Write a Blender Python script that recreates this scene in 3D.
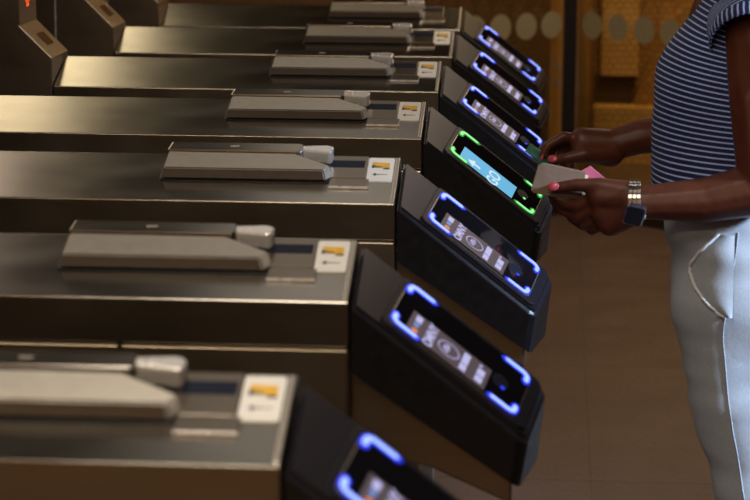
import bpy, bmesh, math, random
from mathutils import Vector, Matrix, noise

for o in list(bpy.data.objects):
    bpy.data.objects.remove(o)
S = bpy.context.scene
COL = S.collection
random.seed(4)
PI = math.pi

# ------------------------------------------------------------------ camera
cam_d = bpy.data.cameras.new('camera')
cam = bpy.data.objects.new('camera', cam_d)
COL.objects.link(cam)
yaw, pitch, roll = -.0732, .1808, .0069
F = Vector((math.sin(yaw)*math.cos(pitch), math.cos(yaw)*math.cos(pitch), -math.sin(pitch)))
rt0 = Vector((math.cos(yaw), -math.sin(yaw), 0)); up0 = rt0.cross(F)
rt = rt0*math.cos(roll) + up0*math.sin(roll)
up = -rt0*math.sin(roll) + up0*math.cos(roll)
cam.matrix_world = Matrix(((rt.x, up.x, -F.x, .2442), (rt.y, up.y, -F.y, -2.1372),
                           (rt.z, up.z, -F.z, 1.5778), (0, 0, 0, 1)))
cam_d.sensor_width = 36.0
cam_d.lens = 2400/750*36
cam_d.clip_end = 60
cam_d.dof.use_dof = True
cam_d.dof.focus_distance = 4.4
cam_d.dof.aperture_fstop = 7.5
S.camera = cam

# ------------------------------------------------------------------ world and lights
w = bpy.data.worlds.new('station_ambient'); S.world = w
w.use_nodes = True
w.node_tree.nodes['Background'].inputs[0].default_value = (1.0, .80, .62, 1)
w.node_tree.nodes['Background'].inputs[1].default_value = .02


def area(name, loc, target, sx, sy, power, color):
    l = bpy.data.lights.new(name, 'AREA'); l.shape = 'RECTANGLE'
    l.size = sx; l.size_y = sy; l.energy = power; l.color = color
    o = bpy.data.objects.new(name, l); COL.objects.link(o)
    o.location = loc
    o.rotation_euler = (Vector(target) - Vector(loc)).to_track_quat('-Z', 'Y').to_euler()
    return o


area('ceiling_light_warm', (-1.95, 5.5, 3.0), (-1.95, 5.5, 0), 1.3, 2.6, 26, (1.0, .82, .52))
area('ceiling_light_left', (-1.75, 3.1, 3.0), (-1.75, 3.1, 0), .9, 1.5, 9, (1.0, .80, .68))
area('fill_aisle', (-.30, 3.0, 3.05), (-.30, 3.0, 0), .5, 3.0, 2.3, (1.0, .90, .80))  # unseen fill, gives the right-hand lids a dim even glow
area('fill_lane', (1.3, 5.2, 3.1), (1.3, 5.2, 0), .6, 2.6, 34, (1.0, .78, .60))  # added fill over the passenger side, lifts the floor
area('fill_front', (-.2, -.45, 3.1), (-.2, -.1, 0), .7, 1.5, 38, (1.0, .88, .74))  # added warm fill for stickers and swipe readers
spot = area('unseen_cool_light', (2.7, .75, 2.0), (.78, 1.88, .62), .3, .3, 17, (.58, .74, 1.0))  # unseen cool source for the trousers, beam narrowed to miss the reader housings
spot.data.spread = math.radians(38)
area('booth_light', (.7, 8.2, 2.7), (.6, 8.9, .4), .9, .5, 42, (1.0, .68, .19))
area('fill_entry', (-.8, -3.0, 3.1), (-.8, -3.0, 0), 2.4, .6, 62, (1.0, .78, .52))  # fill added behind the camera, brightens what the casing fronts reflect
area('fill_gate', (1.0, 6.9, 2.8), (.3, 7.4, .5), .6, .3, 14, (1.0, .74, .42))  # invented lamp that brightens the brass frames
area('fill_low_left', (-1.9, -2.0, .75), (-.9, 1.6, .9), .5, .8, 5, (1.0, .78, .40))  # unseen low source added for the golden sheen on casing fronts

S.view_settings.view_transform = 'Standard'
S.view_settings.look = 'None'
S.view_settings.gamma = 1
S.view_settings.use_curve_mapping = False
S.view_settings.exposure = 0.0


# ------------------------------------------------------------------ materials
class NT:
    def __init__(self, name):
        self.m = bpy.data.materials.new(name); self.m.use_nodes = True
        self.t = self.m.node_tree; self.b = self.t.nodes['Principled BSDF']

    def n(self, kind, **kw):
        x = self.t.nodes.new(kind)
        for k, v in kw.items():
            setattr(x, k, v)
        return x

    def l(self, a, b):
        self.t.links.new(a, b)

    def math(self, op, a, b=None):
        x = self.n('ShaderNodeMath', operation=op)
        for i, v in enumerate((a, b)):
            if v is None:
                continue
            if isinstance(v, (int, float)):
                x.inputs[i].default_value = v
            else:
                self.l(v, x.inputs[i])
        return x.outputs[0]

    def coord(self, which='Object'):
        return self.n('ShaderNodeTexCoord').outputs[which]

    def noise(self, scale, detail=3, vec=None, stretch=(1, 1, 1)):
        mp = self.n('ShaderNodeMapping'); mp.inputs['Scale'].default_value = stretch
        self.l(vec if vec is not None else self.coord(), mp.inputs[0])
        x = self.n('ShaderNodeTexNoise'); x.inputs['Scale'].default_value = scale
        x.inputs['Detail'].default_value = detail
        self.l(mp.outputs[0], x.inputs['Vector'])
        return x.outputs[0]

    def ramp(self, fac, stops):
        r = self.n('ShaderNodeValToRGB')
        while len(r.color_ramp.elements) < len(stops):
            r.color_ramp.elements.new(.5)
        for e, (p, c) in zip(r.color_ramp.elements, stops):
            e.position = p; e.color = (*c, 1)
        self.l(fac, r.inputs[0])
        return r.outputs[0]

    def bump(self, h, strength, dist=.002):
        x = self.n('ShaderNodeBump'); x.inputs['Strength'].default_value = strength
        x.inputs['Distance'].default_value = dist
        self.l(h, x.inputs['Height']); self.l(x.outputs[0], self.b.inputs['Normal'])


def pbr(name, col, rough=.5, metal=0, var=.12, scale=30, stretch=(1, 1, 1), rvar=.1, bump=0, coat=0, spec=.5):
    q = NT(name)
    f = q.noise(scale, 4, stretch=stretch)
    lo = tuple(c*(1-var) for c in col); hi = tuple(min(1, c*(1+var)) for c in col)
    q.l(q.ramp(f, [(.3, lo), (.7, hi)]), q.b.inputs['Base Color'])
    q.l(q.math('ADD', q.math('MULTIPLY', f, rvar*2), rough-rvar), q.b.inputs['Roughness'])
    q.b.inputs['Metallic'].default_value = metal
    q.b.inputs['Coat Weight'].default_value = coat
    q.b.inputs['Specular IOR Level'].default_value = spec
    if bump:
        q.bump(f, bump)
    return q.m


def emit(name, col, strength):
    q = NT(name)
    q.b.inputs['Base Color'].default_value = (.01, .01, .01, 1)
    q.b.inputs['Emission Color'].default_value = (*col, 1)
    q.b.inputs['Emission Strength'].default_value = strength
    return q.m


def brushed(name, col, rough, var=.10, along=(1.2, 60, 60)):
    q = NT(name)
    streak = q.noise(6, 5, stretch=along)
    cloud = q.noise(7, 4, stretch=(1, 2, 2))
    lo = tuple(c*(1-var) for c in col); hi = tuple(c*(1+var) for c in col)
    q.l(q.ramp(streak, [(.3, lo), (.7, hi)]), q.b.inputs['Base Color'])
    q.b.inputs['Metallic'].default_value = 1
    r = q.math('ADD', q.math('MULTIPLY', streak, .03), q.math('MULTIPLY', cloud, .16))
    q.l(q.math('ADD', r, rough-.10), q.b.inputs['Roughness'])
    return q.m


M = {}
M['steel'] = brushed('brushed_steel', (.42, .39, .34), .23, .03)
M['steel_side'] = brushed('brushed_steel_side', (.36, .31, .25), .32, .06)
M['console'] = brushed('brushed_steel_console', (.28, .235, .19), .34, .06, along=(50, 50, 2))
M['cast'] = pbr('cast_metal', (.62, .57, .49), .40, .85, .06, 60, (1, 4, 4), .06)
M['ridge_shaded'] = pbr('cast_metal_shaded', (.11, .085, .065), .55, .3, .08, 60)  # cast metal darkened to hold the dim reflection on ridge fronts
M['bright'] = pbr('polished_metal', (.86, .84, .82), .26, .5, .04, 40)
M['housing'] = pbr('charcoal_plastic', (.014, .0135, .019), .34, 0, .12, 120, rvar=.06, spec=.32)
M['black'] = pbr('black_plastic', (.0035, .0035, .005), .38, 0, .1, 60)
M['glass_black'] = pbr('black_glass', (.006, .006, .009), .07, 0, .05, 20, rvar=.01, spec=.6)
M['navy'] = pbr('dark_display_window', (.008, .012, .030), .5, 0, .1, 30, spec=.2)
M['sticker'] = pbr('white_sticker', (.90, .89, .85), .5, 0, .04, 60)
M['yellow'] = pbr('yellow_print', (.85, .50, .06), .5, 0, .1, 60)
M['ink'] = pbr('dark_print', (.03, .03, .05), .5, 0, .1, 60)
M['amber_win'] = pbr('dark_red_window', (.055, .022, .018), .12, 0, .1, 40)
M['led_red'] = emit('red_indicator_cells', (1.0, .10, .02), 1.1)
M['blue_core'] = emit('blue_light_core', (.30, .42, 1.0), 1.7)
M['blue_rim'] = emit('blue_halo_and_status', (.02, .04, .9), 1.3)  # painted halo around the corner lights, also colours the status dot
M['green_core'] = emit('green_light_core', (.30, 1.0, .34), 1.0)
M['green_rim'] = emit('green_painted_halo', (.0, .42, .03), .6)  # painted halo around the green corner lights
M['idle_bg'] = emit('idle_screen_background', (.080, .058, .068), 1.0)
M['idle_fg'] = emit('idle_screen_graphics', (.50, .48, .80), 1.0)
M['idle_blue'] = emit('idle_screen_blue', (.16, .26, .62), 1.0)
M['idle_orange'] = emit('idle_screen_orange', (.75, .24, .06), 1.0)
M['go_bg'] = emit('go_screen_blue', (.105, .44, .72), 1.0)
M['go_fg'] = emit('go_screen_white', (.62, .80, .92), 1.0)
M['skin'] = pbr('dark_brown_skin', (.080, .021, .009), .45, 0, .16, 40, rvar=.06, bump=.05, spec=.32)
M['nail'] = pbr('pink_nail_varnish', (.46, .06, .085), .25, 0, .05, 60)
M['hair'] = pbr('black_hair', (.010, .008, .007), .5, 0, .2, 90, bump=.4)
M['eye'] = pbr('eye_white', (.7, .68, .64), .2, 0, .03, 20)
M['iris'] = pbr('dark_iris', (.02, .012, .008), .15, 0, .1, 20)
M['pants'] = pbr('pale_blue_grey_cotton', (.33, .355, .39), .75, 0, .06, 220, rvar=.04, bump=.12)
M['piping'] = pbr('pale_edging', (.62, .64, .66), .7, 0, .05, 100)
M['seam'] = pbr('grey_seam', (.22, .24, .27), .8, 0, .06, 100)
M['shoe'] = pbr('black_shoe', (.015, .014, .014), .5, 0, .1, 60)
M['wallet'] = pbr('taupe_leather', (.165, .105, .068), .6, 0, .08, 90, rvar=.05, bump=.15)
M['pink'] = pbr('pink_lining', (.58, .13, .22), .55, 0, .06, 60)
M['cream'] = pbr('cream_card', (.80, .72, .45), .45, 0, .04, 60)
M['green_card'] = pbr('green_card', (.02, .20, .15), .25, 0, .45, 60)
M['card_edge'] = pbr('card_edge', (.62, .52, .38), .4, 0, .05, 60)
M['watch_black'] = pbr('watch_glass', (.008, .010, .016), .08, 0, .05, 20, rvar=.01)
M['watch_side'] = pbr('watch_aluminium', (.52, .56, .66), .25, 1, .05, 40)
M['band'] = pbr('steel_links', (.34, .31, .27), .25, 1, .08, 60)
M['mullion'] = pbr('black_metal_post', (.012, .009, .011), .4, .3, .1, 40)
M['brass'] = pbr('brass_frame', (.95, .50, .13), .45, .0, .1, 14, (8, 8, .6))
M['frost'] = pbr('frosted_dot', (.34, .28, .16), .8, 0, .05, 50)
M['tape'] = pbr('pale_tape', (.70, .55, .45), .5, 0, .06, 40)
M['dark_wall'] = pbr('dark_plaster', (.13, .105, .085), .8, 0, .15, 3)
M['ceiling'] = pbr('grimy_ceiling', (.10, .09, .08), .8, 0, .2, 2)
M['rail'] = pbr('bronze_rail', (.05, .03, .02), .45, .5, .1, 20)


def floor_mat():
    q = NT('brown_stone_tiles')
    c = q.coord(); s = q.n('ShaderNodeSeparateXYZ'); q.l(c, s.inputs[0])
    fx = q.math('FRACT', q.math('MULTIPLY', q.math('ADD', s.outputs[0], 20*.61-.355), 1/.61))
    fy = q.math('FRACT', q.math('MULTIPLY', q.math('ADD', s.outputs[1], 20*1.22-3.45), 1/1.22))
    gx = q.math('LESS_THAN', fx, .0085); gy = q.math('LESS_THAN', fy, .009)
    g = q.math('MAXIMUM', gx, gy)
    # each tile its own tone
    v = q.n('ShaderNodeCombineXYZ')
    q.l(q.math('FLOOR', q.math('MULTIPLY', q.math('ADD', s.outputs[0], 20*.61-.355), 1/.61)), v.inputs[0])
    q.l(q.math('FLOOR', q.math('MULTIPLY', q.math('ADD', s.outputs[1], 20*1.22-3.45), 1/1.22)), v.inputs[1])
    wn = q.n('ShaderNodeTexWhiteNoise'); q.l(v.outputs[0], wn.inputs[0])
    f = q.math('ADD', q.math('MULTIPLY', q.noise(5, 6), .75), q.math('MULTIPLY', wn.outputs[0], .25))
    base = q.ramp(f, [(.25, (.072, .041, .031)), (.5, (.096, .057, .043)), (.75, (.124, .077, .060))])
    mx = q.n('ShaderNodeMix', data_type='RGBA'); q.l(g, mx.inputs[0])
    q.l(base, mx.inputs[6]); mx.inputs[7].default_value = (.055, .034, .026, 1)
    q.l(mx.outputs[2], q.b.inputs['Base Color'])
    q.l(q.math('ADD', q.math('MULTIPLY', q.noise(60, 3), .25), .36), q.b.inputs['Roughness'])
    q.bump(g, -.3, .002)
    return q.m


def mosaic(name, lo, mid, hi, cell=.028):
    q = NT(name)
    br = q.n('ShaderNodeTexBrick'); br.offset = .5
    mp = q.n('ShaderNodeMapping'); mp.inputs['Rotation'].default_value = (PI/2, 0, 0)
    q.l(q.coord(), mp.inputs[0]); q.l(mp.outputs[0], br.inputs['Vector'])
    br.inputs['Scale'].default_value = 1
    br.inputs['Brick Width'].default_value = cell*1.3; br.inputs['Row Height'].default_value = cell
    br.inputs['Mortar Size'].default_value = cell*.10
    br.inputs['Color1'].default_value = (*mid, 1); br.inputs['Color2'].default_value = (*hi, 1)
    br.inputs['Mortar'].default_value = (*lo, 1)
    q.l(br.outputs[0], q.b.inputs['Base Color'])
    q.b.inputs['Roughness'].default_value = .5
    return q.m


M['floor'] = floor_mat()
M['brick'] = mosaic('amber_wall_tiles', (.10, .05, .02), (.26, .13, .04), (.34, .18, .055))
M['brick_light'] = mosaic('tan_wall_tiles', (.22, .12, .05), (.46, .27, .10), (.54, .33, .13))
M['brick_dark'] = mosaic('brown_wall_tiles', (.035, .018, .008), (.085, .042, .018), (.11, .055, .022))


def glass_mat():
    q = NT('clear_pane')
    t = q.t; out = t.nodes['Material Output']
    tr = q.n('ShaderNodeBsdfTransparent'); tr.inputs[0].default_value = (.90, .86, .78, 1)
    gl = q.n('ShaderNodeBsdfGlossy'); gl.inputs['Roughness'].default_value = .03
    fr = q.n('ShaderNodeFresnel'); fr.inputs[0].default_value = 1.45
    mx = q.n('ShaderNodeMixShader')
    q.l(q.math('MULTIPLY', fr.outputs[0], .8), mx.inputs[0])
    q.l(tr.outputs[0], mx.inputs[1]); q.l(gl.outputs[0], mx.inputs[2])
    q.l(mx.outputs[0], out.inputs[0])
    return q.m


M['pane'] = glass_mat()


def stripes(name, axis, pitch, frac=.30):
    q = NT(name)
    uv = q.n('ShaderNodeUVMap'); s = q.n('ShaderNodeSeparateXYZ'); q.l(uv.outputs[0], s.inputs[0])
    f = q.math('FRACT', q.math('MULTIPLY', s.outputs[axis], 1/pitch))
    m = q.math('LESS_THAN', f, frac)
    mx = q.n('ShaderNodeMix', data_type='RGBA'); q.l(m, mx.inputs[0])
    mx.inputs[6].default_value = (.004, .008, .062, 1); mx.inputs[7].default_value = (.38, .48, .85, 1)
    q.l(mx.outputs[2], q.b.inputs['Base Color'])
    q.b.inputs['Roughness'].default_value = .85
    q.bump(q.noise(600, 2), .1, .001)
    return q.m


M['stripe'] = stripes('navy_striped_jersey', 1, .0098, .27)
M['stripe_cuff'] = stripes('navy_striped_cuff', 0, .0105)


# ------------------------------------------------------------------ mesh helpers
def obj(name, bm, mat, parent=None, smooth=False, mats=None):
    bmesh.ops.recalc_face_normals(bm, faces=bm.faces)
    me = bpy.data.meshes.new(name); bm.to_mesh(me); bm.free()
    for m in (mats or [mat]):
        me.materials.append(m)
    if smooth:
        for p in me.polygons:
            p.use_smooth = True
    o = bpy.data.objects.new(name, me); COL.objects.link(o)
    if parent:
        o.parent = parent
    return o


def thing(name, label, cat, loc=(0, 0, 0), group=None):
    o = bpy.data.objects.new(name, None); COL.objects.link(o)
    o.empty_display_size = .1
    o.location = loc; o['label'] = label; o['category'] = cat
    if group:
        o['group'] = group
    return o


def struct(o, label=None):
    o['kind'] = 'structure'
    return o


def prism(bm, pts, vec, bevel=0, seg=2, mi=0):
    """extrude a planar polygon along vec, optional bevel"""
    vs = [bm.verts.new(p) for p in pts]
    f = bm.faces.new(vs); f.material_index = mi
    r = bmesh.ops.extrude_face_region(bm, geom=[f])
    nv = [e for e in r['geom'] if isinstance(e, bmesh.types.BMVert)]
    bmesh.ops.translate(bm, verts=nv, vec=vec)
    allv = vs+nv; sv = set(allv)
    fs = [x for x in bm.faces if all(v in sv for v in x.verts)]
    for x in fs:
        x.material_index = mi
    bmesh.ops.recalc_face_normals(bm, faces=fs)
    if bevel:
        es = [e for e in bm.edges if e.verts[0] in sv and e.verts[1] in sv]
        bmesh.ops.bevel(bm, geom=es, offset=bevel, segments=seg, affect='EDGES', profile=.5, clamp_overlap=True)


def box(bm, x0, x1, y0, y1, z0, z1, bevel=0, mi=0):
    prism(bm, [(x0, y0, z0), (x1, y0, z0), (x1, y1, z0), (x0, y1, z0)], (0, 0, z1-z0), bevel, mi=mi)


def B():
    return bmesh.new()


def rounded(x0, x1, y0, y1, r, n=5):
    p = []
    for cx, cy, a in ((x1-r, y1-r, 0), (x0+r, y1-r, 90), (x0+r, y0+r, 180), (x1-r, y0+r, 270)):
        for k in range(n+1):
            t = math.radians(a+90*k/n); p.append((cx+r*math.cos(t), cy+r*math.sin(t)))
    return p


def capsule(bm, p0, r0, p1, r1):
    p0, p1 = Vector(p0), Vector(p1)
    vs = []
    for p, r in ((p0, r0), (p1, r1)):
        x = bmesh.ops.create_icosphere(bm, subdivisions=2, radius=r, matrix=Matrix.Translation(p))
        vs += x['verts']
    fs = set()
    for v in vs:
        fs.update(v.link_faces)
    bmesh.ops.delete(bm, geom=list(fs), context='FACES_ONLY')
    es = set()
    for v in vs:
        es.update(v.link_edges)
    bmesh.ops.delete(bm, geom=list(es), context='EDGES')
    vs = [v for v in vs if v.is_valid]
    if not vs:
        return
    r = bmesh.ops.convex_hull(bm, input=vs)
    junk = list({g for g in r['geom_interior'] if isinstance(g, bmesh.types.BMVert)} |
                {g for g in r['geom_unused'] if isinstance(g, bmesh.types.BMVert)})
    if junk:
        bmesh.ops.delete(bm, geom=junk, context='VERTS')


def chain(bm, pts):
    """pts: (x,y,z,r)"""
    for a, b in zip(pts, pts[1:]):
        t = bmesh.new()
        # hull of two points sets
        vs = []
        for (x, y, z, r) in (a, b):
            s = bmesh.ops.create_icosphere(t, subdivisions=2, radius=r, matrix=Matrix.Translation((x, y, z)))
        co = [v.co.copy() for v in t.verts]
        t.free()
        t = bmesh.new()
        for c in co:
            t.verts.new(c)
        r = bmesh.ops.convex_hull(t, input=list(t.verts))
        bad = [v for v in t.verts if not v.link_faces]
        bmesh.ops.delete(t, geom=bad, context='VERTS')
        me = bpy.data.meshes.new('tmp'); t.to_mesh(me); t.free()
        bm.from_mesh(me); bpy.data.meshes.remove(me)


def remeshed(name, bm, voxel, mat, parent, smooth_it=6):
    me = bpy.data.meshes.new(name+'_src'); bm.to_mesh(me); bm.free()
    o = bpy.data.objects.new(name+'_src', me); COL.objects.link(o)
    m = o.modifiers.new('r', 'REMESH'); m.mode = 'VOXEL'; m.voxel_size = voxel
    s = o.modifiers.new('s', 'SMOOTH'); s.iterations = smooth_it; s.factor = .5
    dg = bpy.context.evaluated_depsgraph_get()
    out = bpy.data.meshes.new_from_object(o.evaluated_get(dg))
    bpy.data.objects.remove(o); bpy.data.meshes.remove(me)
    out.name = name
    out.materials.clear(); out.materials.append(mat)
    for p in out.polygons:
        p.use_smooth = True
    r = bpy.data.objects.new(name, out); COL.objects.link(r); r.parent = parent
    return r


def loft(bm, rings, n=48, caps=True, expo=2.0, wr=0, vfun=None, seed=0):
    """rings: (center, axis_a, axis_b); writes UV u = around (m), v = along (m)"""
    uvl = bm.loops.layers.uv.verify()
    rows = []; vv = []; acc = 0
    for i, (c, a, b) in enumerate(rings):
        c, a, b = Vector(c), Vector(a), Vector(b)
        if i:
            acc += (c-Vector(rings[i-1][0])).length
        vv.append(acc)
        row = []
        for k in range(n):
            t = 2*PI*k/n
            ct, st = math.cos(t), math.sin(t)
            ca = math.copysign(abs(ct)**(2/expo), ct); sa = math.copysign(abs(st)**(2/expo), st)
            p = c+a*ca+b*sa
            if wr:
                d = (p-c).normalized()
                p += d*wr*noise.noise(Vector((p.x*9+seed, p.y*9, p.z*14)))
            row.append(bm.verts.new(p))
        rows.append(row)
    for i in range(len(rows)-1):
        per = 2*PI*(Vector(rings[i][1]).length+Vector(rings[i][2]).length)/2
        for k in range(n):
            k2 = (k+1) % n
            f = bm.faces.new((rows[i][k], rows[i][k2], rows[i+1][k2], rows[i+1][k]))
            u0, u1 = per*k/n, per*(k+1)/n
            for lp, uv in zip(f.loops, ((u0, vv[i]), (u1, vv[i]), (u1, vv[i+1]), (u0, vv[i+1]))):
                lp[uvl].uv = (uv[0], vfun(lp.vert.co)) if vfun else uv
    if caps:
        bm.faces.new(rows[0]); bm.faces.new(rows[-1])


def interp(keys, steps):
    """smooth (Catmull-Rom) resampling of tuples of floats"""
    out = []
    n = len(keys)
    for i in range(n-1):
        p0, p1, p2, p3 = keys[max(i-1, 0)], keys[i], keys[i+1], keys[min(i+2, n-1)]
        for s in range(steps):
            t = s/steps
            out.append(tuple(.5*(2*b+(c-a)*t+(2*a-5*b+4*c-d)*t*t+(-a+3*b-3*c+d)*t**3)
                             for a, b, c, d in zip(p0, p1, p2, p3)))
    out.append(keys[-1])
    return out


def text_mesh(body, size, fat=.0006):
    cu = bpy.data.curves.new('t', 'FONT'); cu.body = body; cu.size = size; cu.offset = fat
    cu.align_x = 'CENTER'; cu.align_y = 'CENTER'
    o = bpy.data.objects.new('t', cu); COL.objects.link(o)
    dg = bpy.context.evaluated_depsgraph_get()
    me = bpy.data.meshes.new_from_object(o.evaluated_get(dg))
    bpy.data.objects.remove(o); bpy.data.curves.remove(cu)
    return me


def tube(bm, pts, r, n=8):
    pts = [Vector(p) for p in pts]
    rings = []
    for i, p in enumerate(pts):
        d = (pts[min(i+1, len(pts)-1)]-pts[max(i-1, 0)]).normalized()
        s = d.cross(Vector((0, 0, 1)))
        if s.length < .1:
            s = d.cross(Vector((1, 0, 0)))
        s.normalize(); t = d.cross(s)
        rings.append((p, s*r, t*r))
    loft(bm, rings, n=n)


# ------------------------------------------------------------------ the setting
def slab(name, x0, x1, y0, y1, z0, z1, mat):
    bm = B(); box(bm, x0, x1, y0, y1, z0, z1)
    return struct(obj(name, bm, mat))


slab('floor', -5, 5, -4, 11, -.1, 0, M['floor'])
slab('ceiling', -5, 5, -4, 11, 3.2, 3.3, M['ceiling'])
slab('wall_back', -5, 5, 9.0, 9.2, 0, 3.2, M['brick'])
slab('wall_left', -5, -4.8, -4, 9.0, 0, 3.2, M['dark_wall'])
slab('wall_right', 4.8, 5, -4, 9.0, 0, 3.2, M['dark_wall'])
slab('wall_front', -5, 5, -4.2, -4, 0, 3.2, M['brick_light'])
slab('trim_1', .47, .64, 8.90, 9.0, .39, 2.4, M['brick_light'])          # tan pier on the back wall
slab('trim_2', .44, 1.35, 8.78, 9.0, 0, .255, M['brick_light'])          # low tiled ledge
slab('trim_3', .44, .62, 8.97, 9.0, .255, .39, M['brick_dark'])
slab('trim_4', -3.5, .28, 8.95, 9.0, 0, 2.4, M['brick_dark'])            # dark brown stretch of wall
bm = B()
prism(bm, [(.62, 8.90, .26), (1.35, 8.90, .26), (1.35, 8.90, 1.1), (.74, 8.90, .62)], (0, .1, 0))
struct(obj('trim_5', bm, M['brick']))

# ------------------------------------------------------------------ turnstile
TH = .315
CT, ST = math.cos(TH), math.sin(TH)
SL = math.radians(37.5)
A_ = Vector((math.cos(SL), 0, -math.sin(SL)))
E_ = Vector((0, CT, ST))
B_ = (E_-A_*E_.dot(A_)).normalized()
N_ = A_.cross(B_)
XO = Vector((.004, 0, -.002))


def top(x, t, n=0.0):            # on the tilted cabinet lid
    return Vector((x, t*CT-n*ST, t*ST+n*CT))


def slope(u, v, n=0.0):          # on the sloping face of the tap reader
    return XO+A_*u+B_*v+N_*n


def plate(bm, pts, n0, n1, frame, bevel=0, mi=0):
    P = [frame(x, t, n0) for x, t in pts]
    prism(bm, P, frame(0, 0, n1)-frame(0, 0, n0), bevel, mi=mi)


def put_text(bm, body, size, frame, x, t, n, rot, mi):
    """flat lettering on a frame; rot turns it in the plane"""
    me = text_mesh(body, size)
    c, s = math.cos(rot), math.sin(rot)
    vs = []
    for v in me.vertices:
        a, b = v.co.x*c-v.co.y*s, v.co.x*s+v.co.y*c
        vs.append(bm.verts.new(frame(x+a, t+b, n)))
    for p in me.polygons:
        f = bm.faces.new([vs[i] for i in p.vertices]); f.material_index = mi
    bpy.data.meshes.remove(me)


U0, U1, V0, V1 = .050, .248, .020, .140      # dark glass of the reader
D0, D1, W0, W1 = .072, .197, .024, .082      # lit screen


def arc_bracket(bm, cu, cv, su, sv, wid, n0, n1, mi, grow=0):
    """L-shaped light at a corner of the glass: arms run inward along su (long) and sv (short)"""
    L1, L2, r = .034+grow, .017+grow, .009
    path = [(cu+su*L1, cv)]
    for k in range(7):
        a = PI/2*k/6
        path.append((cu+su*(r-r*math.sin(a)), cv+sv*(r-r*math.cos(a))))
    path.append((cu, cv+sv*L2))
    path = [path[0]]+path[1:]
    left, right = [], []
    h = wid/2
    for i, p in enumerate(path):
        a = Vector(path[max(i-1, 0)]); b = Vector(path[min(i+1, len(path)-1)])
        d = (b-a).normalized(); nrm = Vector((-d.y, d.x))
        left.append(Vector(p)+nrm*h); right.append(Vector(p)-nrm*h)
    # rounded ends
    d0 = (Vector(path[0])-Vector(path[1])).normalized(); d1 = (Vector(path[-1])-Vector(path[-2])).normalized()
    poly = left+[Vector(path[-1])+d1*h]+right[::-1]+[Vector(path[0])+d0*h]
    plate(bm, [(p.x, p.y) for p in poly], n0, n1, slope, mi=mi)


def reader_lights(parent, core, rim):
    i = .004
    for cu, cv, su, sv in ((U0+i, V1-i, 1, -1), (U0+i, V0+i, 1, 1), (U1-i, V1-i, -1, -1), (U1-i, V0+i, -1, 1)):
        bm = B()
        arc_bracket(bm, cu, cv, su, sv, .0120, .0068, .0074, 1, .003)  # wider glowing copy imitates the bloom around the light
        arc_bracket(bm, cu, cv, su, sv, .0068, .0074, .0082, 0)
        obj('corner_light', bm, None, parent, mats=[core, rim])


def idle_screen(parent):
    bm = B()
    n0, n1, n2 = .0066, .0070, .0073
    plate(bm, [(D0, W0), (D1, W0), (D1, W1), (D0, W1)], n0, n1, slope, mi=0)
    du, dw = D1-D0, W1-W0

    def rect(u0, u1, v0, v1, mi):
        plate(bm, [(D0+du*u0, W0+dw*v0), (D0+du*u1, W0+dw*v0), (D0+du*u1, W0+dw*v1), (D0+du*u0, W0+dw*v1)], n1, n2, slope, mi=mi)

    def disc(cu, cv, r0, r1, mi, a0=0, a1=360):
        N = 28
        for k in range(N):
            p = []
            for rr, j in ((r0, k), (r1, k), (r1, k+1), (r0, k+1)):
                t = math.radians(a0+(a1-a0)*j/N)
                p.append(slope(D0+du*cu+rr*math.cos(t), W0+dw*cv+rr*math.sin(t), n2))
            f = bm.faces.new([bm.verts.new(q) for q in p]); f.material_index = mi

    rect(.055, .13, .64, .92, 1); rect(.06, .12, .40, .58, 2)
    disc(.095, .22, .0001, .0052, 3)
    put_text(bm, 'OMNY', .0195, slope, D0+du*.275, W0+dw*.50, n2, PI/2, 1)
    disc(.50, .50, .0150, .0166, 1)
    for r in (.003, .0062, .0094):
        disc(.525, .50, r, r+.0019, 1, 110, 250)
    rect(.665, .745, .10, .38, 1); rect(.665, .745, .42, .90, 1)
    rect(.86, .95, .12, .38, 1); rect(.86, .95, .43, .72, 1); rect(.86, .895, .80, .88, 1)
    return obj('screen', bm, None, parent, mats=[M['idle_bg'], M['idle_fg'], M['idle_blue'], M['idle_orange']])


def go_screen(parent):
    bm = B()
    n1, n2 = .0070, .0073
    plate(bm, [(D0, W0), (D1, W0), (D1, W1), (D0, W1)], .0066, n1, slope, mi=0)
    put_text(bm, 'GO', .036, slope, D0+.078, W0+.022, n2, PI/2, 1)
    u, v = D0+.028, W0+.018
    plate(bm, [(u+.018, v-.0035), (u+.018, v+.0035), (u+.002, v+.0035), (u+.002, v-.0035)], n1, n2, slope, mi=1)
    plate(bm, [(u+.004, v-.014), (u+.004, v+.014), (u-.011, v)], n1, n2, slope, mi=1)
    return obj('screen', bm, None, parent, mats=[M['go_bg'], M['go_fg']])


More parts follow.
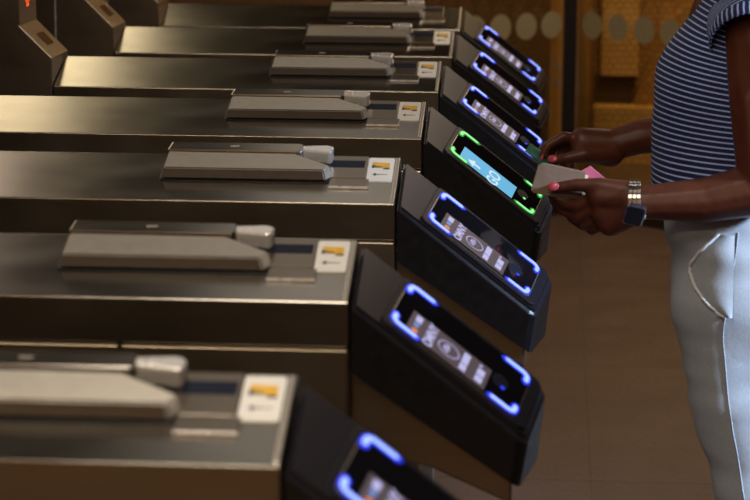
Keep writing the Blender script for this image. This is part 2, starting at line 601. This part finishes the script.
def make_turnstile():
    root = thing('turnstile', '', 'turnstile')
    # lid and upper casing
    bm = B()
    prism(bm, [(-.845, 0, -.057), (-.845, 0, 0), (-.845, .164*CT, .164*ST), (-.845, .164*CT, -.057)], (.845, 0, 0), .0016, 3)
    obj('casing', bm, M['steel'], root)
    bm = B()
    plate(bm, [(-.0075, .004), (-.0015, .004), (-.0015, .160), (-.0075, .160)], -.002, .0016, top, .0008)
    obj('edge_trim', bm, M['cast'], root)
    bm = B(); box(bm, -1.40, 0, .004, .154, -.98, -.060)
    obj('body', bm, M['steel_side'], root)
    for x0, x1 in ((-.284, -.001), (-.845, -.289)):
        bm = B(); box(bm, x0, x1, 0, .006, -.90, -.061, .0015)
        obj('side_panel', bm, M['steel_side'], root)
    # rear console
    bm = B()
    prism(bm, [(-.848, 0, -.057), (-.848, 0, .062), (-.918, 0, .131), (-.921, 0, .40), (-.935, 0, .415), (-1.40, 0, .415), (-1.40, 0, -.057)], (0, .175, 0), .0022, 2)
    con = obj('console', bm, M['console'], root)
    bm = B(); box(bm, -.996, -.992, -.0012, .002, -.055, .40, .0005)  # bright strip stands in for the gold highlight along the panel seam
    obj('seam_glint', bm, M['bright'], con)
    cs = Vector((-.070, 0, .069)).normalized(); cn = Vector((.069, 0, .070)).normalized()

    def cslope(a, y, n=0):
        return Vector((-.848, 0, .062))+cs*a+Vector((0, y, 0))+cn*n
    bm = B(); plate(bm, rounded(.030, .066, .062, .128, .004), -.001, .0012, cslope, .0004)
    obj('sensor_window', bm, M['amber_win'], con)
    bm = B()
    pts = [(.0875+.034*math.cos(2*PI*k/28), .245+.092*math.sin(2*PI*k/28)) for k in range(28)]
    prism(bm, [(-.9205, y, z) for y, z in pts], (.0018, 0, 0))
    ind = obj('indicator', bm, M['glass_black'], con)
    bm = B()
    for r in range(-7, 8):
        for c in range(-2, 3):
            y, z = .0875+c*.0085, .245+r*.0105
            if ((y-.0875)/.030)**2+((z-.245)/.086)**2 < .95:
                box(bm, -.919, -.9180, y-.0034, y+.0034, z-.0042, z+.0042)
    # cells sit on the indicator face
    obj('light_cells', bm, M['led_red'], con)
    # swipe reader
    bm = B()
    plate(bm, rounded(-.378, -.102, .067, .159, .006, 3), 0, .002, top, .0006)
    sw = obj('swipe_reader', bm, M['black'], root)
    bm = B()
    lo = [(-.375, .070), (-.114, .070), (-.105, .083), (-.105, .089), (-.166, .121), (-.372, .122)]
    hi = [(-.370, .0735), (-.118, .0735), (-.110, .084), (-.110, .088), (-.167, .118), (-.368, .119)]
    hs = [.021+(t-.079)/.04*.006 for x, t in hi]
    v0 = [bm.verts.new(top(x, t, .003)) for x, t in lo]
    v1 = [bm.verts.new(top(x, t, h)) for (x, t), h in zip(hi, hs)]
    bm.faces.new(v0[::-1]); bm.faces.new(v1)
    for k in range(6):
        bm.faces.new((v0[k], v0[(k+1) % 6], v1[(k+1) % 6], v1[k]))
    bmesh.ops.bevel(bm, geom=list(bm.edges), offset=.0018, segments=2, affect='EDGES', clamp_overlap=True)
    bm.normal_update()
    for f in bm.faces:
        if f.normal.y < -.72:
            f.material_index = 1  # shade of the front faces put into a darker metal
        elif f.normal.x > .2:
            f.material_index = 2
    obj('front_ridge', bm, None, sw, mats=[M['cast'], M['ridge_shaded'], M['bright']])
    bm = B()
    plate(bm, [(-.372, .127), (-.160, .127), (-.155, .132), (-.155, .152), (-.160, .156), (-.368, .156)], .003, .026, top, .002)
    obj('back_ridge', bm, M['steel'], sw)
    bm = B()
    plate(bm, [(-.184, .141), (-.182, .148), (-.118, .154), (-.109, .150), (-.106, .143), (-.108, .131), (-.114, .127)], .003, .0255, top, .003)
    obj('card_guide', bm, M['bright'], sw)
    bm = B()
    plate(bm, [(-.272, .1405), (-.258, .1420), (-.258, .1435), (-.272, .1425)], .0258, .0268, top)
    obj('maker_mark', bm, M['bright'], sw)
    # message display
    bm = B(); plate(bm, rounded(-.113, -.052, .082, .160, .003, 2), 0, .0028, top, .0005)
    md = obj('message_display', bm, M['steel_side'], root)
    bm = B(); plate(bm, [(-.111, .120), (-.056, .120), (-.056, .143), (-.111, .143)], .0026, .0034, top)
    obj('display_window', bm, M['navy'], md)
    bm = B(); plate(bm, [(-.108, .050), (-.046, .050), (-.046, .080), (-.108, .080)], 0, .003, top, .0005)
    obj('lower_flap', bm, M['steel_side'], root)
    bm = B(); plate(bm, [(-.108, .0495), (-.046, .0495), (-.046, .0515), (-.108, .0515)], .001, .0040, top, .0004)
    obj('flap_lip', bm, M['bright'], root)
    # sticker with a card picture and an arrow
    bm = B()
    plate(bm, rounded(-.0505, -.0095, .075, .157, .004, 3), 0, .0018, top)
    st = obj('instruction_sticker', bm, M['sticker'], root)
    bm = B()
    z0, z1 = .0018, .0022
    plate(bm, [(-.044, .124), (-.016, .120), (-.016, .139), (-.044, .141)], z0, z1, top, mi=0)
    plate(bm, [(-.0445, .121), (-.0405, .121), (-.0405, .131), (-.0445, .131)], z0, z1+.0003, top, mi=1)
    for k in range(4):
        plate(bm, [(-.0395+k*.0031, .122), (-.0375+k*.0031, .122), (-.0375+k*.0031, .129-.001*k), (-.0395+k*.0031, .129-.001*k)], z0, z1+.0003, top, mi=1)
    plate(bm, [(-.026, .117), (-.016, .117), (-.016, .121), (-.026, .121)], z0, z1+.0002, top, mi=1)
    obj('card_picture', bm, None, st, mats=[M['yellow'], M['ink']])
    bm = B()
    plate(bm, [(-.042, .098), (-.0365, .0925), (-.0365, .1035)], z0, z1, top)
    plate(bm, [(-.0365, .0972), (-.018, .0976), (-.018, .0984), (-.0365, .0992)], z0, z1, top)
    obj('arrow', bm, M['ink'], st)
    # tap reader: wedge-shaped housing whose face slopes down towards the passenger
    ex = -E_.dot(A_)            # the cabinet edge in slope coordinates
    vb = .161
    bm = B()
    L = .277
    poly = [(0, 0), (L-.014, 0), (L-.004, .004), (L, .014), (L, vb-.016), (L-.005, vb-.005), (L-.016, vb), (E_.dot(A_)*vb/.98, vb)]
    up_ = [slope(u, v) for u, v in poly]
    dn = []
    for (u, v), p in zip(poly, up_):
        f = u/L
        dn.append(Vector((p.x-.010*max(f, 0), p.y+.002 if v < .05 else p.y-.002, slope(max(u, 0), 0).z-.088+.026*max(f, 0))))
    v0 = [bm.verts.new(p) for p in up_]; v1 = [bm.verts.new(p) for p in dn]
    nn = len(v0)
    bm.faces.new(v0); bm.faces.new(v1[::-1])
    for k in range(nn):
        bm.faces.new((v0[k], v0[(k+1) % nn], v1[(k+1) % nn], v1[k]))
    bmesh.ops.recalc_face_normals(bm, faces=bm.faces)
    tops = [e for e in bm.edges if all(v in set(v0) for v in e.verts)]
    bmesh.ops.bevel(bm, geom=tops, offset=.007, segments=3, affect='EDGES', clamp_overlap=True)
    bm.normal_update()
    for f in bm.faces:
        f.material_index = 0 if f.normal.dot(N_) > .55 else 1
    sb = B()
    prism(sb, [(0, .030, -.075), (.205, .030, -.225), (.205, .030, -.262), (.10, .030, -.215), (0, .030, -.20)], (0, .095, 0), .003, 2)
    obj('support_bracket', sb, M['steel_side'], root)
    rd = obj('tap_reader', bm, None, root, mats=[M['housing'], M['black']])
    bm = B()
    plate(bm, rounded(.040, .266, .009, .151, .012), -.002, .0052, slope, .003)
    obj('bezel', bm, M['housing'], rd)
    bm = B()
    plate(bm, rounded(U0-.002, U1+.002, V0-.002, V1+.002, .012), .0048, .0058, slope)
    obj('glass_rim', bm, M['cast'], rd)
    bm = B()
    plate(bm, rounded(U0-.0008, U1+.0008, V0-.0008, V1+.0008, .011), .0050, .0065, slope)
    obj('reader_glass', bm, M['glass_black'], rd)
    bm = B()
    plate(bm, [(.213+.013*math.cos(2*PI*k/8+.3), .074+.017*math.sin(2*PI*k/8+.3)) for k in range(8)], .0064, .0068, slope)
    obj('sensor_eye', bm, M['navy'], rd)
    return root, rd


def children(o):
    return [c for c in bpy.data.objects if c.parent is o]


def copy_tree(o, parent=None):
    c = o.copy(); COL.objects.link(c)
    if parent:
        c.parent = parent
    for ch in children(o):
        copy_tree(ch, c)
    return c


def status_light(parent, core):
    bm = B()
    plate(bm, [(.219+.0032*math.cos(2*PI*k/10), .062+.0032*math.sin(2*PI*k/10)) for k in range(10)], .0068, .0074, slope)
    obj('status_light', bm, core, parent)


proto, rd0 = make_turnstile()
green = copy_tree(proto)
rdg = [c for c in children(green) if c.name.startswith('tap_reader')][0]
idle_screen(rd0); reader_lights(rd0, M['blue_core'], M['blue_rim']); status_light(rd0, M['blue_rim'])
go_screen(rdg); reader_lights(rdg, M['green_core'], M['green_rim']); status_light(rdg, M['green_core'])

LAB = ['steel turnstile nearest the camera, its sticker and screen cut by the bottom edge',
       'steel turnstile second from the camera, blue-lit reader and a full lower side panel showing',
       'steel turnstile with blue-lit reader directly in front of the green-lit one',
       'steel turnstile with green-lit reader and light blue screen, under the held wallet',
       'steel turnstile with blue-lit reader directly behind the green-lit one, beside the far hand',
       'steel turnstile second from the back of the row, blue-lit reader',
       'steel turnstile farthest back in the row, its lid touching the top of the photo']
DX = [.001, -.001, .006, .006, 0, -.003, -.013]
for i in range(7):
    if i == 0:
        o = proto
    elif i == 3:
        o = green
    else:
        o = copy_tree(proto)
    if i == 6:          # the last one carries no sticker
        for c in children(o):
            if c.name.startswith('instruction_sticker'):
                for d in children(c):
                    bpy.data.objects.remove(d)
                bpy.data.objects.remove(c)
    o.location = (DX[i], .76*i, .98)
    o['label'] = LAB[i]; o['category'] = 'turnstile'; o['group'] = 'turnstiles in the row'

# ------------------------------------------------------------------ glass gate behind
g = thing('glass_gate', 'tall glass partition with black post, brass frames and a row of frosted dots', 'glass partition', (.315, 7.4, 0))


def gbox(x0, x1, y0, y1, z0, z1, bev=.003):
    bm = B(); box(bm, x0, x1, y0, y1, z0, z1, bev)
    return bm


obj('post', gbox(-.026, .026, -.03, .03, 0, 2.4), M['mullion'], g)
fr1 = obj('frame', gbox(.030, .078, -.02, .02, 0, 2.4), M['brass'], g)
fr2 = obj('frame', gbox(-.078, -.030, -.02, .02, 0, 2.4), M['brass'], g)
for sgn, ang, length, dots in ((1, math.radians(-44), 1.15, [.020, .155, .290, .425, .56, .695, .83, .965]),
                               (-1, math.radians(40), .95, [.012, .14, .268, .396, .524, .652])):
    d = Vector((sgn*math.cos(ang), -abs(math.sin(ang)), 0)); nrm = Vector((-d.y, d.x, 0))
    o0 = Vector((sgn*.030, -.036, 0))

    def pf(a, z, n=0, o0=o0, d=d, nrm=nrm):
        return o0+d*a+Vector((0, 0, z))+nrm*n
    bm = B(); prism(bm, [pf(0, .08), pf(length, .08), pf(length, 2.35), pf(0, 2.35)], nrm*.008)
    gp = obj('pane', bm, M['pane'], g)
    bm = B(); prism(bm, [pf(0, 0, -.008), pf(length, 0, -.008), pf(length, .08, -.008), pf(0, .08, -.008)], nrm*.024)
    obj('bottom_rail', bm, M['rail'], g)
    side = -.0012 if nrm.y > 0 else .0092
    for a in dots:
        a2 = a+.055
        bm = B()
        pts = [pf(a2+.052*math.cos(2*PI*k/32), .758+.052*math.sin(2*PI*k/32), side) for k in range(32)]
        prism(bm, pts, nrm*.0008)
        obj('frosted_dot', bm, M['frost'], gp)
for z in (.60, .535):
    bm = B(); prism(bm, [(-.074, -.0215, z+.018), (-.036, -.0215, z-.010), (-.036, -.0215, z-.034), (-.074, -.0215, z-.006)], (0, .002, 0))
    obj('reflective_tape', bm, M['tape'], fr2)

# ------------------------------------------------------------------ person
p = thing('person', 'person in navy striped top and pale trousers holding a wallet and card at the turnstiles', 'person', (.60, 1.93, 0))
PO = Vector((.60, 1.93, 0))


def W(x, y, z, r=None):
    return (x-PO.x, y-PO.y, z) if r is None else (x-PO.x, y-PO.y, z, r)


bm = B()
C = lambda *pts: chain(bm, [W(*q) for q in pts])
# trunk, neck, head
C((.575, 1.93, .84, .095), (.555, 1.93, .98, .100), (.540, 1.93, 1.12, .105), (.560, 1.93, 1.25, .085), (.575, 1.93, 1.31, .055), (.555, 1.93, 1.40, .050), (.548, 1.93, 1.45, .055))
C((.575, 1.88, .84, .085), (.580, 1.98, .84, .085))
C((.470, 1.89, 1.11, .045), (.470, 1.97, 1.11, .045))
C((.575, 1.81, 1.235, .045), (.575, 2.05, 1.235, .045))
C((.565, 1.93, 1.505, .088), (.535, 1.93, 1.515, .083))
C((.520, 1.93, 1.46, .066), (.490, 1.93, 1.425, .036))
C((.475, 1.915, 1.462, .030), (.475, 1.945, 1.462, .030))
C((.453, 1.93, 1.490, .011), (.436, 1.93, 1.462, .015))
C((.452, 1.917, 1.436, .010), (.452, 1.943, 1.436, .010))
for s in (-1, 1):
    C((.565, 1.93+s*.085, 1.495, .016), (.560, 1.93+s*.088, 1.465, .012))
# legs
for y0, xs in ((1.855, 0), (2.005, .03)):
    C((.580+xs, y0, .80, .072), (.595+xs, y0, .45, .055), (.600+xs, y0, .33, .056), (.635+xs, y0, .07, .036))
    C((.635+xs, y0, .05, .034), (.54+xs, y0, .035, .030), (.49+xs, y0, .030, .024))
# near arm and hand
C((.575, 1.785, 1.225, .055), (.580, 1.738, 1.13, .053), (.592, 1.724, .985, .046), (.50, 1.735, .962, .038), (.405, 1.742, .955, .029), (.380, 1.744, .954, .028))
C((.375, 1.745, .962, .026), (.325, 1.752, .963, .021))
C((.375, 1.748, .945, .026), (.335, 1.757, .932, .023))
C((.375, 1.746, .938, .026), (.345, 1.756, .918, .024))
C((.380, 1.748, .940, .024), (.345, 1.762, .912, .018))
C((.335, 1.758, .940, .022), (.325, 1.754, .958, .018))
# fingers curl under and behind the wallet
C((.325, 1.756, .962, .0105), (.288, 1.766, .942, .0100), (.262, 1.792, .945, .0088), (.250, 1.812, .958, .0075))
C((.328, 1.760, .945, .0105), (.292, 1.772, .924, .0100), (.268, 1.800, .928, .0088), (.258, 1.818, .942, .0076))
C((.333, 1.764, .930, .0100), (.302, 1.780, .908, .0096), (.282, 1.808, .915, .0085), (.276, 1.822, .930, .0072))
C((.340, 1.768, .915, .0090), (.316, 1.788, .898, .0084), (.302, 1.812, .904, .0074), (.298, 1.822, .916, .0064))
# thumb lies across the front of the wallet
C((.372, 1.740, .972, .018), (.325, 1.748, .980, .0135), (.285, 1.757, .979, .0105), (.252, 1.764, .973, .0085))
# far arm and hand
C((.580, 2.075, 1.225, .053), (.607, 2.120, 1.12, .048), (.60, 2.115, 1.030, .042), (.50, 2.09, 1.026, .038), (.405, 2.07, 1.019, .031), (.355, 2.062, 1.005, .028))
C((.350, 2.062, 1.006, .027), (.300, 2.056, 1.012, .024))
C((.350, 2.050, .992, .026), (.300, 2.046, .998, .022))
C((.350, 2.066, .998, .025), (.298, 2.078, .995, .020))
C((.352, 2.048, .995, .022), (.305, 2.035, .990, .016))
C((.305, 2.054, 1.012, .0105), (.268, 2.046, 1.020, .0098), (.240, 2.040, 1.004, .0088), (.231, 2.036, .987, .0072))
C((.300, 2.066, 1.010, .0105), (.262, 2.066, 1.012, .0098), (.246, 2.060, .992, .0088), (.244, 2.052, .978, .0074))
C((.300, 2.076, 1.000, .0100), (.270, 2.080, .994, .0095), (.258, 2.074, .976, .0085), (.262, 2.062, .963, .0072))
C((.305, 2.082, .990, .0092), (.284, 2.086, .980, .0085), (.278, 2.080, .965, .0075), (.283, 2.066, .957, .0066))
C((.345, 2.038, .992, .017), (.305, 2.022, .992, .0135), (.272, 2.020, .985, .0105), (.248, 2.026, .980, .0086))
body = remeshed('body', bm, .0034, M['skin'], p, 5)


def nail(x, y, z, d, nrm, s=.0068):
    d = Vector(d).normalized(); nrm = Vector(nrm).normalized(); sd = d.cross(nrm).normalized(); nrm = sd.cross(d)
    bm = B()
    r = bmesh.ops.create_uvsphere(bm, u_segments=14, v_segments=8, radius=1)
    mm = Matrix((( d.x, sd.x, nrm.x, 0), (d.y, sd.y, nrm.y, 0), (d.z, sd.z, nrm.z, 0), (0, 0, 0, 1))) @ Matrix.Diagonal((s*1.35, s, s*.38, 1))
    bmesh.ops.transform(bm, matrix=Matrix.Translation(W(x, y, z)) @ mm, verts=bm.verts)
    obj('fingernail', bm, M['nail'], p, smooth=True)


nail(.2505, 1.7560, .976, (-1, .2, -.2), (-.15, -1, .35), .0075)
nail(.2490, 2.0180, .984, (-1, .2, -.2), (-.15, -1, .5), .0072)
nail(.2290, 2.0320, .984, (-.3, -.1, -1), (-.8, -.6, .3), .0058)
nail(.2620, 2.0560, .960, (.3, -.6, -.8), (-.3, -.8, -.1), .0056)
nail(.2840, 2.0610, .954, (.3, -.6, -.8), (-.2, -.9, -.1), .0052)
for s in (-1, 1):
    bm = B(); bmesh.ops.create_uvsphere(bm, u_segments=14, v_segments=10, radius=.0125, matrix=Matrix.Translation(W(.4655, 1.93+s*.030, 1.492)))
    e = obj('eye', bm, M['eye'], p, smooth=True)
    bm = B(); bmesh.ops.create_uvsphere(bm, u_segments=12, v_segments=8, radius=.0062, matrix=Matrix.Translation(W(.4580, 1.93+s*.030, 1.488)))
    obj('iris', bm, M['iris'], e, smooth=True)
bm = B()
for q in (((.580, 1.93, 1.525, .094), (.545, 1.93, 1.545, .082)), ((.600, 1.93, 1.50, .085), (.600, 1.93, 1.46, .065)), ((.672, 1.93, 1.555, .048), (.69, 1.93, 1.56, .046))):
    chain(bm, [W(*t) for t in q])
remeshed('hair', bm, .006, M['hair'], p, 3)

def drape(c):
    k = max(0, min(1, (c.z-.95)/.28))
    return c.z + (.05+.30*k*k)*(c.x+.18) + .004*noise.noise(Vector((c.x*7, c.y*7, c.z*9)))


# striped top: torso, two short sleeves with turned cuffs
keys = [(.925, .424, .696, .163), (.935, .420, .692, .162), (.955, .414, .680, .158), (1.02, .417, .672, .154), (1.08, .416, .672, .156), (1.125, .417, .672, .158),
        (1.165, .424, .672, .160), (1.20, .443, .672, .162), (1.235, .470, .668, .160), (1.27, .489, .660, .150), (1.300, .498, .655, .142), (1.328, .508, .645, .100), (1.345, .515, .638, .070)]
rings = []
for z, xf, xb, hw in interp(keys, 6):
    rings.append((W((xf+xb)/2, 1.93, z), ((xb-xf)/2, 0, 0), (0, hw, 0)))
bm = B(); loft(bm, rings, n=72, expo=2.35, wr=.0045, vfun=drape)
shirt = obj('striped_top', bm, M['stripe'], p, smooth=True)
for s in (-1, 1):
    def sy(y, s=s):
        return s*y

    def ring(x, y, z, ax, vy, vz):
        return ((x-.60, s*y, z), (ax, 0, 0), (0, s*vy, vz))
    keyr = [(.575, .080, 1.215, .092, -.030, .100), (.575, .095, 1.218, .090, -.022, .096), (.575, .115, 1.220, .083, .012, .080), (.573, .135, 1.226, .077, .040, .068), (.571, .150, 1.226, .072, .054, .058), (.570, .158, 1.223, .071, .058, .054)]
    bm = B()
    loft(bm, [ring(*k) for k in interp(keyr, 5)], n=48, caps=False, wr=.003, seed=s*3, vfun=lambda c: abs(c.y)*1.0)
    sl_ = obj('sleeve', bm, M['stripe'], shirt, smooth=True)
    bm = B()
    loft(bm, [ring(.571, .150, 1.227, .0745, .0560, .0600), ring(.570, .158, 1.222, .0745, .0600, .0560), ring(.570, .166, 1.215, .0730, .0610, .0545), ring(.570, .164, 1.216, .0690, .0570, .0505)], n=48, caps=False)
    obj('cuff', bm, M['stripe_cuff'], shirt, smooth=True)

# trousers
bm = B()
keysT = {-1: [(.955, .436, .680, .085, .070), (.90, .440, .700, .100, .075), (.855, .449, .715, .100, .080), (.765, .453, .705, .095, .090), (.68, .469, .690, .084, .090), (.557, .499, .680, .076, .085),
              (.47, .528, .680, .074, .080), (.38, .545, .690, .072, .078), (.22, .570, .695, .068, .076), (.075, .578, .698, .064, .076)],
         1: [(.955, .438, .680, .085, .070), (.90, .445, .700, .100, .075), (.855, .458, .715, .100, .080), (.765, .470, .708, .095, .090), (.68, .490, .700, .084, .090), (.557, .520, .695, .076, .085),
             (.47, .545, .695, .074, .080), (.38, .565, .702, .072, .078), (.22, .592, .712, .068, .076), (.075, .600, .718, .064, .076)]}
for s, kk in keysT.items():
    rr = []
    for z, xf, xb, hy, cy in interp(kk, 5):
        rr.append((((xf+xb)/2-.60, s*cy, z), ((xb-xf)/2, 0, 0), (0, hy, 0)))
    t = bmesh.new(); loft(t, rr, n=44, expo=2.3)
    bmesh.ops.recalc_face_normals(t, faces=t.faces)
    me = bpy.data.meshes.new('t'); t.to_mesh(me); t.free(); bm.from_mesh(me); bpy.data.meshes.remove(me)
chain(bm, [W(.578, 1.885, .90, .125), W(.583, 1.885, .80, .128)])
chain(bm, [W(.578, 1.975, .90, .125), W(.588, 1.975, .80, .128)])
tr = remeshed('trousers', bm, .006, M['pants'], p, 4)
# creases in the cloth
for v in tr.data.vertices:
    c = v.co
    d = .0055*noise.noise(Vector((c.x*6+c.z*4, c.y*5, c.z*26))) + .004*noise.noise(Vector((c.x*16, c.y*16, c.z*11+5)))
    v.co += v.normal*d


def on_trousers(x, z, out=.001):
    """point on the near side of the trousers at x, z (person's own coordinates)"""
    ok, loc, nrm, idx = tr.ray_cast(Vector((x, -1, z)), Vector((0, 1, 0)))
    return (loc+Vector((0, -out, 0))) if ok else Vector((x, -.17, z))


bpy.context.view_layer.update()
pk = [(.521, .901), (.498, .878), (.480, .850), (.479, .832), (.484, .814), (.502, .790), (.520, .775), (.534, .766)]
pk = [(a-.60, b) for a, b in pk]
path = [on_trousers(x, z, .004) for x, z in interp(pk, 5)]
random.seed(2)
path = [q+Vector((random.uniform(-.0016, .0016), 0, random.uniform(-.0016, .0016))) for q in path]
bm = B(); tube(bm, path, .0030, 6)
obj('pocket_edging', bm, M['piping'], tr, smooth=True)
# pocket bag bulging out behind its edging
bm = B()
outline = interp(pk, 5)
cx, cz = .535-.60, .840
grid = []
for k in range(9):
    f = k/8
    row = []
    for (x, z) in outline:
        xx, zz = x+(max(x, cx+.03)-x)*f if x > cx else x+(cx-x)*f, z
        xx = x+(cx+.012-x)*f
        q = on_trousers(xx, zz, .002)
        q.y -= .012*math.sin(PI*min(1, f*1.0)*.5)*(1-f*f*.6)
        row.append(bm.verts.new(q))
    grid.append(row)
for k in range(8):
    for j in range(len(outline)-1):
        bm.faces.new((grid[k][j], grid[k][j+1], grid[k+1][j+1], grid[k+1][j]))
obj('pocket', bm, M['pants'], tr, smooth=True)
sm = [(.553, .905), (.546, .84), (.536, .768), (.534, .73), (.538, .696), (.546, .63), (.556, .57), (.567, .52), (.585, .42)]
bm = B(); tube(bm, [on_trousers(x-.60, z, .0005) for x, z in interp(sm, 4)], .0014, 6)
obj('side_seam', bm, M['seam'], tr, smooth=True)
for s, xs in ((-1, 0), (1, .03)):
    bm = B()
    yy = 1.93+s*.075
    chain(bm, [W(.645+xs, yy, .060, .044), W(.56+xs, yy, .044, .040), W(.485+xs, yy, .034, .031)])
    sh = remeshed('shoe', bm, .006, M['shoe'], p, 3)
    for v in sh.data.vertices:
        v.co.z = max(v.co.z, .001)

# ------------------------------------------------------------------ wallet, card, watch
wl = thing('wallet', 'taupe leather wallet with pink lining, open in the near hand above the green screen', 'wallet', (.26, 1.785, .98))
WO = Vector((.26, 1.785, .98))


def quad(bm, pts, vec, bev=.001):
    prism(bm, [Vector(q)-WO for q in pts], vec, bev)


bm = B()
quad(bm, [(.2245, 1.774, 1.008), (.232, 1.774, 1.0115), (.262, 1.778, 1.005), (.303, 1.782, .996), (.297, 1.779, .950), (.253, 1.772, .955), (.218, 1.770, .962), (.2135, 1.770, .967)], (.0015, .004, .001), .0012)
obj('cover', bm, M['wallet'], wl)
bm = B()
quad(bm, [(.232, 1.7795, 1.005), (.303, 1.787, .994), (.297, 1.784, .953), (.222, 1.776, .966)], (.0015, .0045, .001), .0012)
obj('back_cover', bm, M['wallet'], wl)
bm = B()
quad(bm, [(.296, 1.7885, .998), (.310, 1.7895, 1.006), (.334, 1.7905, .986), (.316, 1.7895, .966), (.298, 1.7885, .958)], (.001, .003, 0), .0006)
obj('lining', bm, M['pink'], wl)
for k in range(2):
    bm = B()
    quad(bm, [(.2985+k*.004, 1.7840-k*.0022+.001, .994-k*.002), (.3035+k*.004, 1.7840-k*.0022+.001, .993-k*.002), (.299+k*.004, 1.7820-k*.0022+.001, .957), (.294+k*.004, 1.7820-k*.0022+.001, .957)], (0, .0012, 0), .0002)
    obj('card_in_slot', bm, M['cream'], wl)

CO = Vector((.24, 2.03, .975))
cd = thing('transit_card', 'green plastic card pinched edge-on between finger and thumb of the far hand', 'card', CO)
bm = B()
c0, c1 = Vector((.2085, 2.052, 1.006)), Vector((.276, 2.052, .956))
dn = Vector((-.008, -.036, -.009))
prism(bm, [c0-CO, c1-CO, c1+dn-CO, c0+dn-CO], (.0006, -.0003, .0009))
obj('card_face', bm, M['green_card'], cd)
bm = B(); tube(bm, [c0-CO, c1-CO], .0013, 6)
obj('card_edge', bm, M['card_edge'], cd)

WC = Vector((.384, 1.7430, .9550))
wt = thing('wristwatch', 'square black smartwatch with silver link band on the near wrist', 'watch', WC)
ax = Vector((.995, -.07, .03)).normalized()          # along the forearm
out = Vector((.0, -.88, -.47)); out = (out-ax*out.dot(ax)).normalized()   # from the wrist to the watch face
tg = ax.cross(out)
R0 = .0335


def wf(a, t, n):
    return ax*a+tg*t+out*n


bm = B()
ca, sa = math.cos(.28), math.sin(.28)


def wc(x, t, n):
    return wf(x*ca-t*sa, x*sa+t*ca, n)


prism(bm, [wc(x, t, R0-.004) for x, t in rounded(-.0165, .0165, -.0195, .0195, .006)], out*.0095, .0015)
obj('case', bm, M['watch_side'], wt)
bm = B()
prism(bm, [wc(x, t, R0+.0052) for x, t in rounded(-.0150, .0135, -.0178, .0178, .005)], out*.0012, .0005)
obj('screen', bm, M['watch_black'], wt)
bm = B(); prism(bm, [wc(.0165, t, R0+n) for t, n in ((-.003, -.001), (.003, -.001), (.003, .003), (-.003, .003))], ax*.002, .0006)
obj('crown', bm, M['bright'], wt)
bm = B()
for k in range(22):
    a = math.radians(38+284*k/21)
    d = out*math.cos(a)+tg*math.sin(a); s = -out*math.sin(a)+tg*math.cos(a)
    c = d*R0
    hw = .0105-.002*math.sin(math.radians(180*k/21))
    for x0, x1 in ((-hw, -hw*.36), (-hw*.30, hw*.30), (hw*.36, hw)):
        prism(bm, [c+ax*x0-s*.0036, c+ax*x1-s*.0036, c+ax*x1+s*.0036, c+ax*x0+s*.0036], d*.0026, .0006, seg=1)
obj('link_band', bm, M['band'], wt)
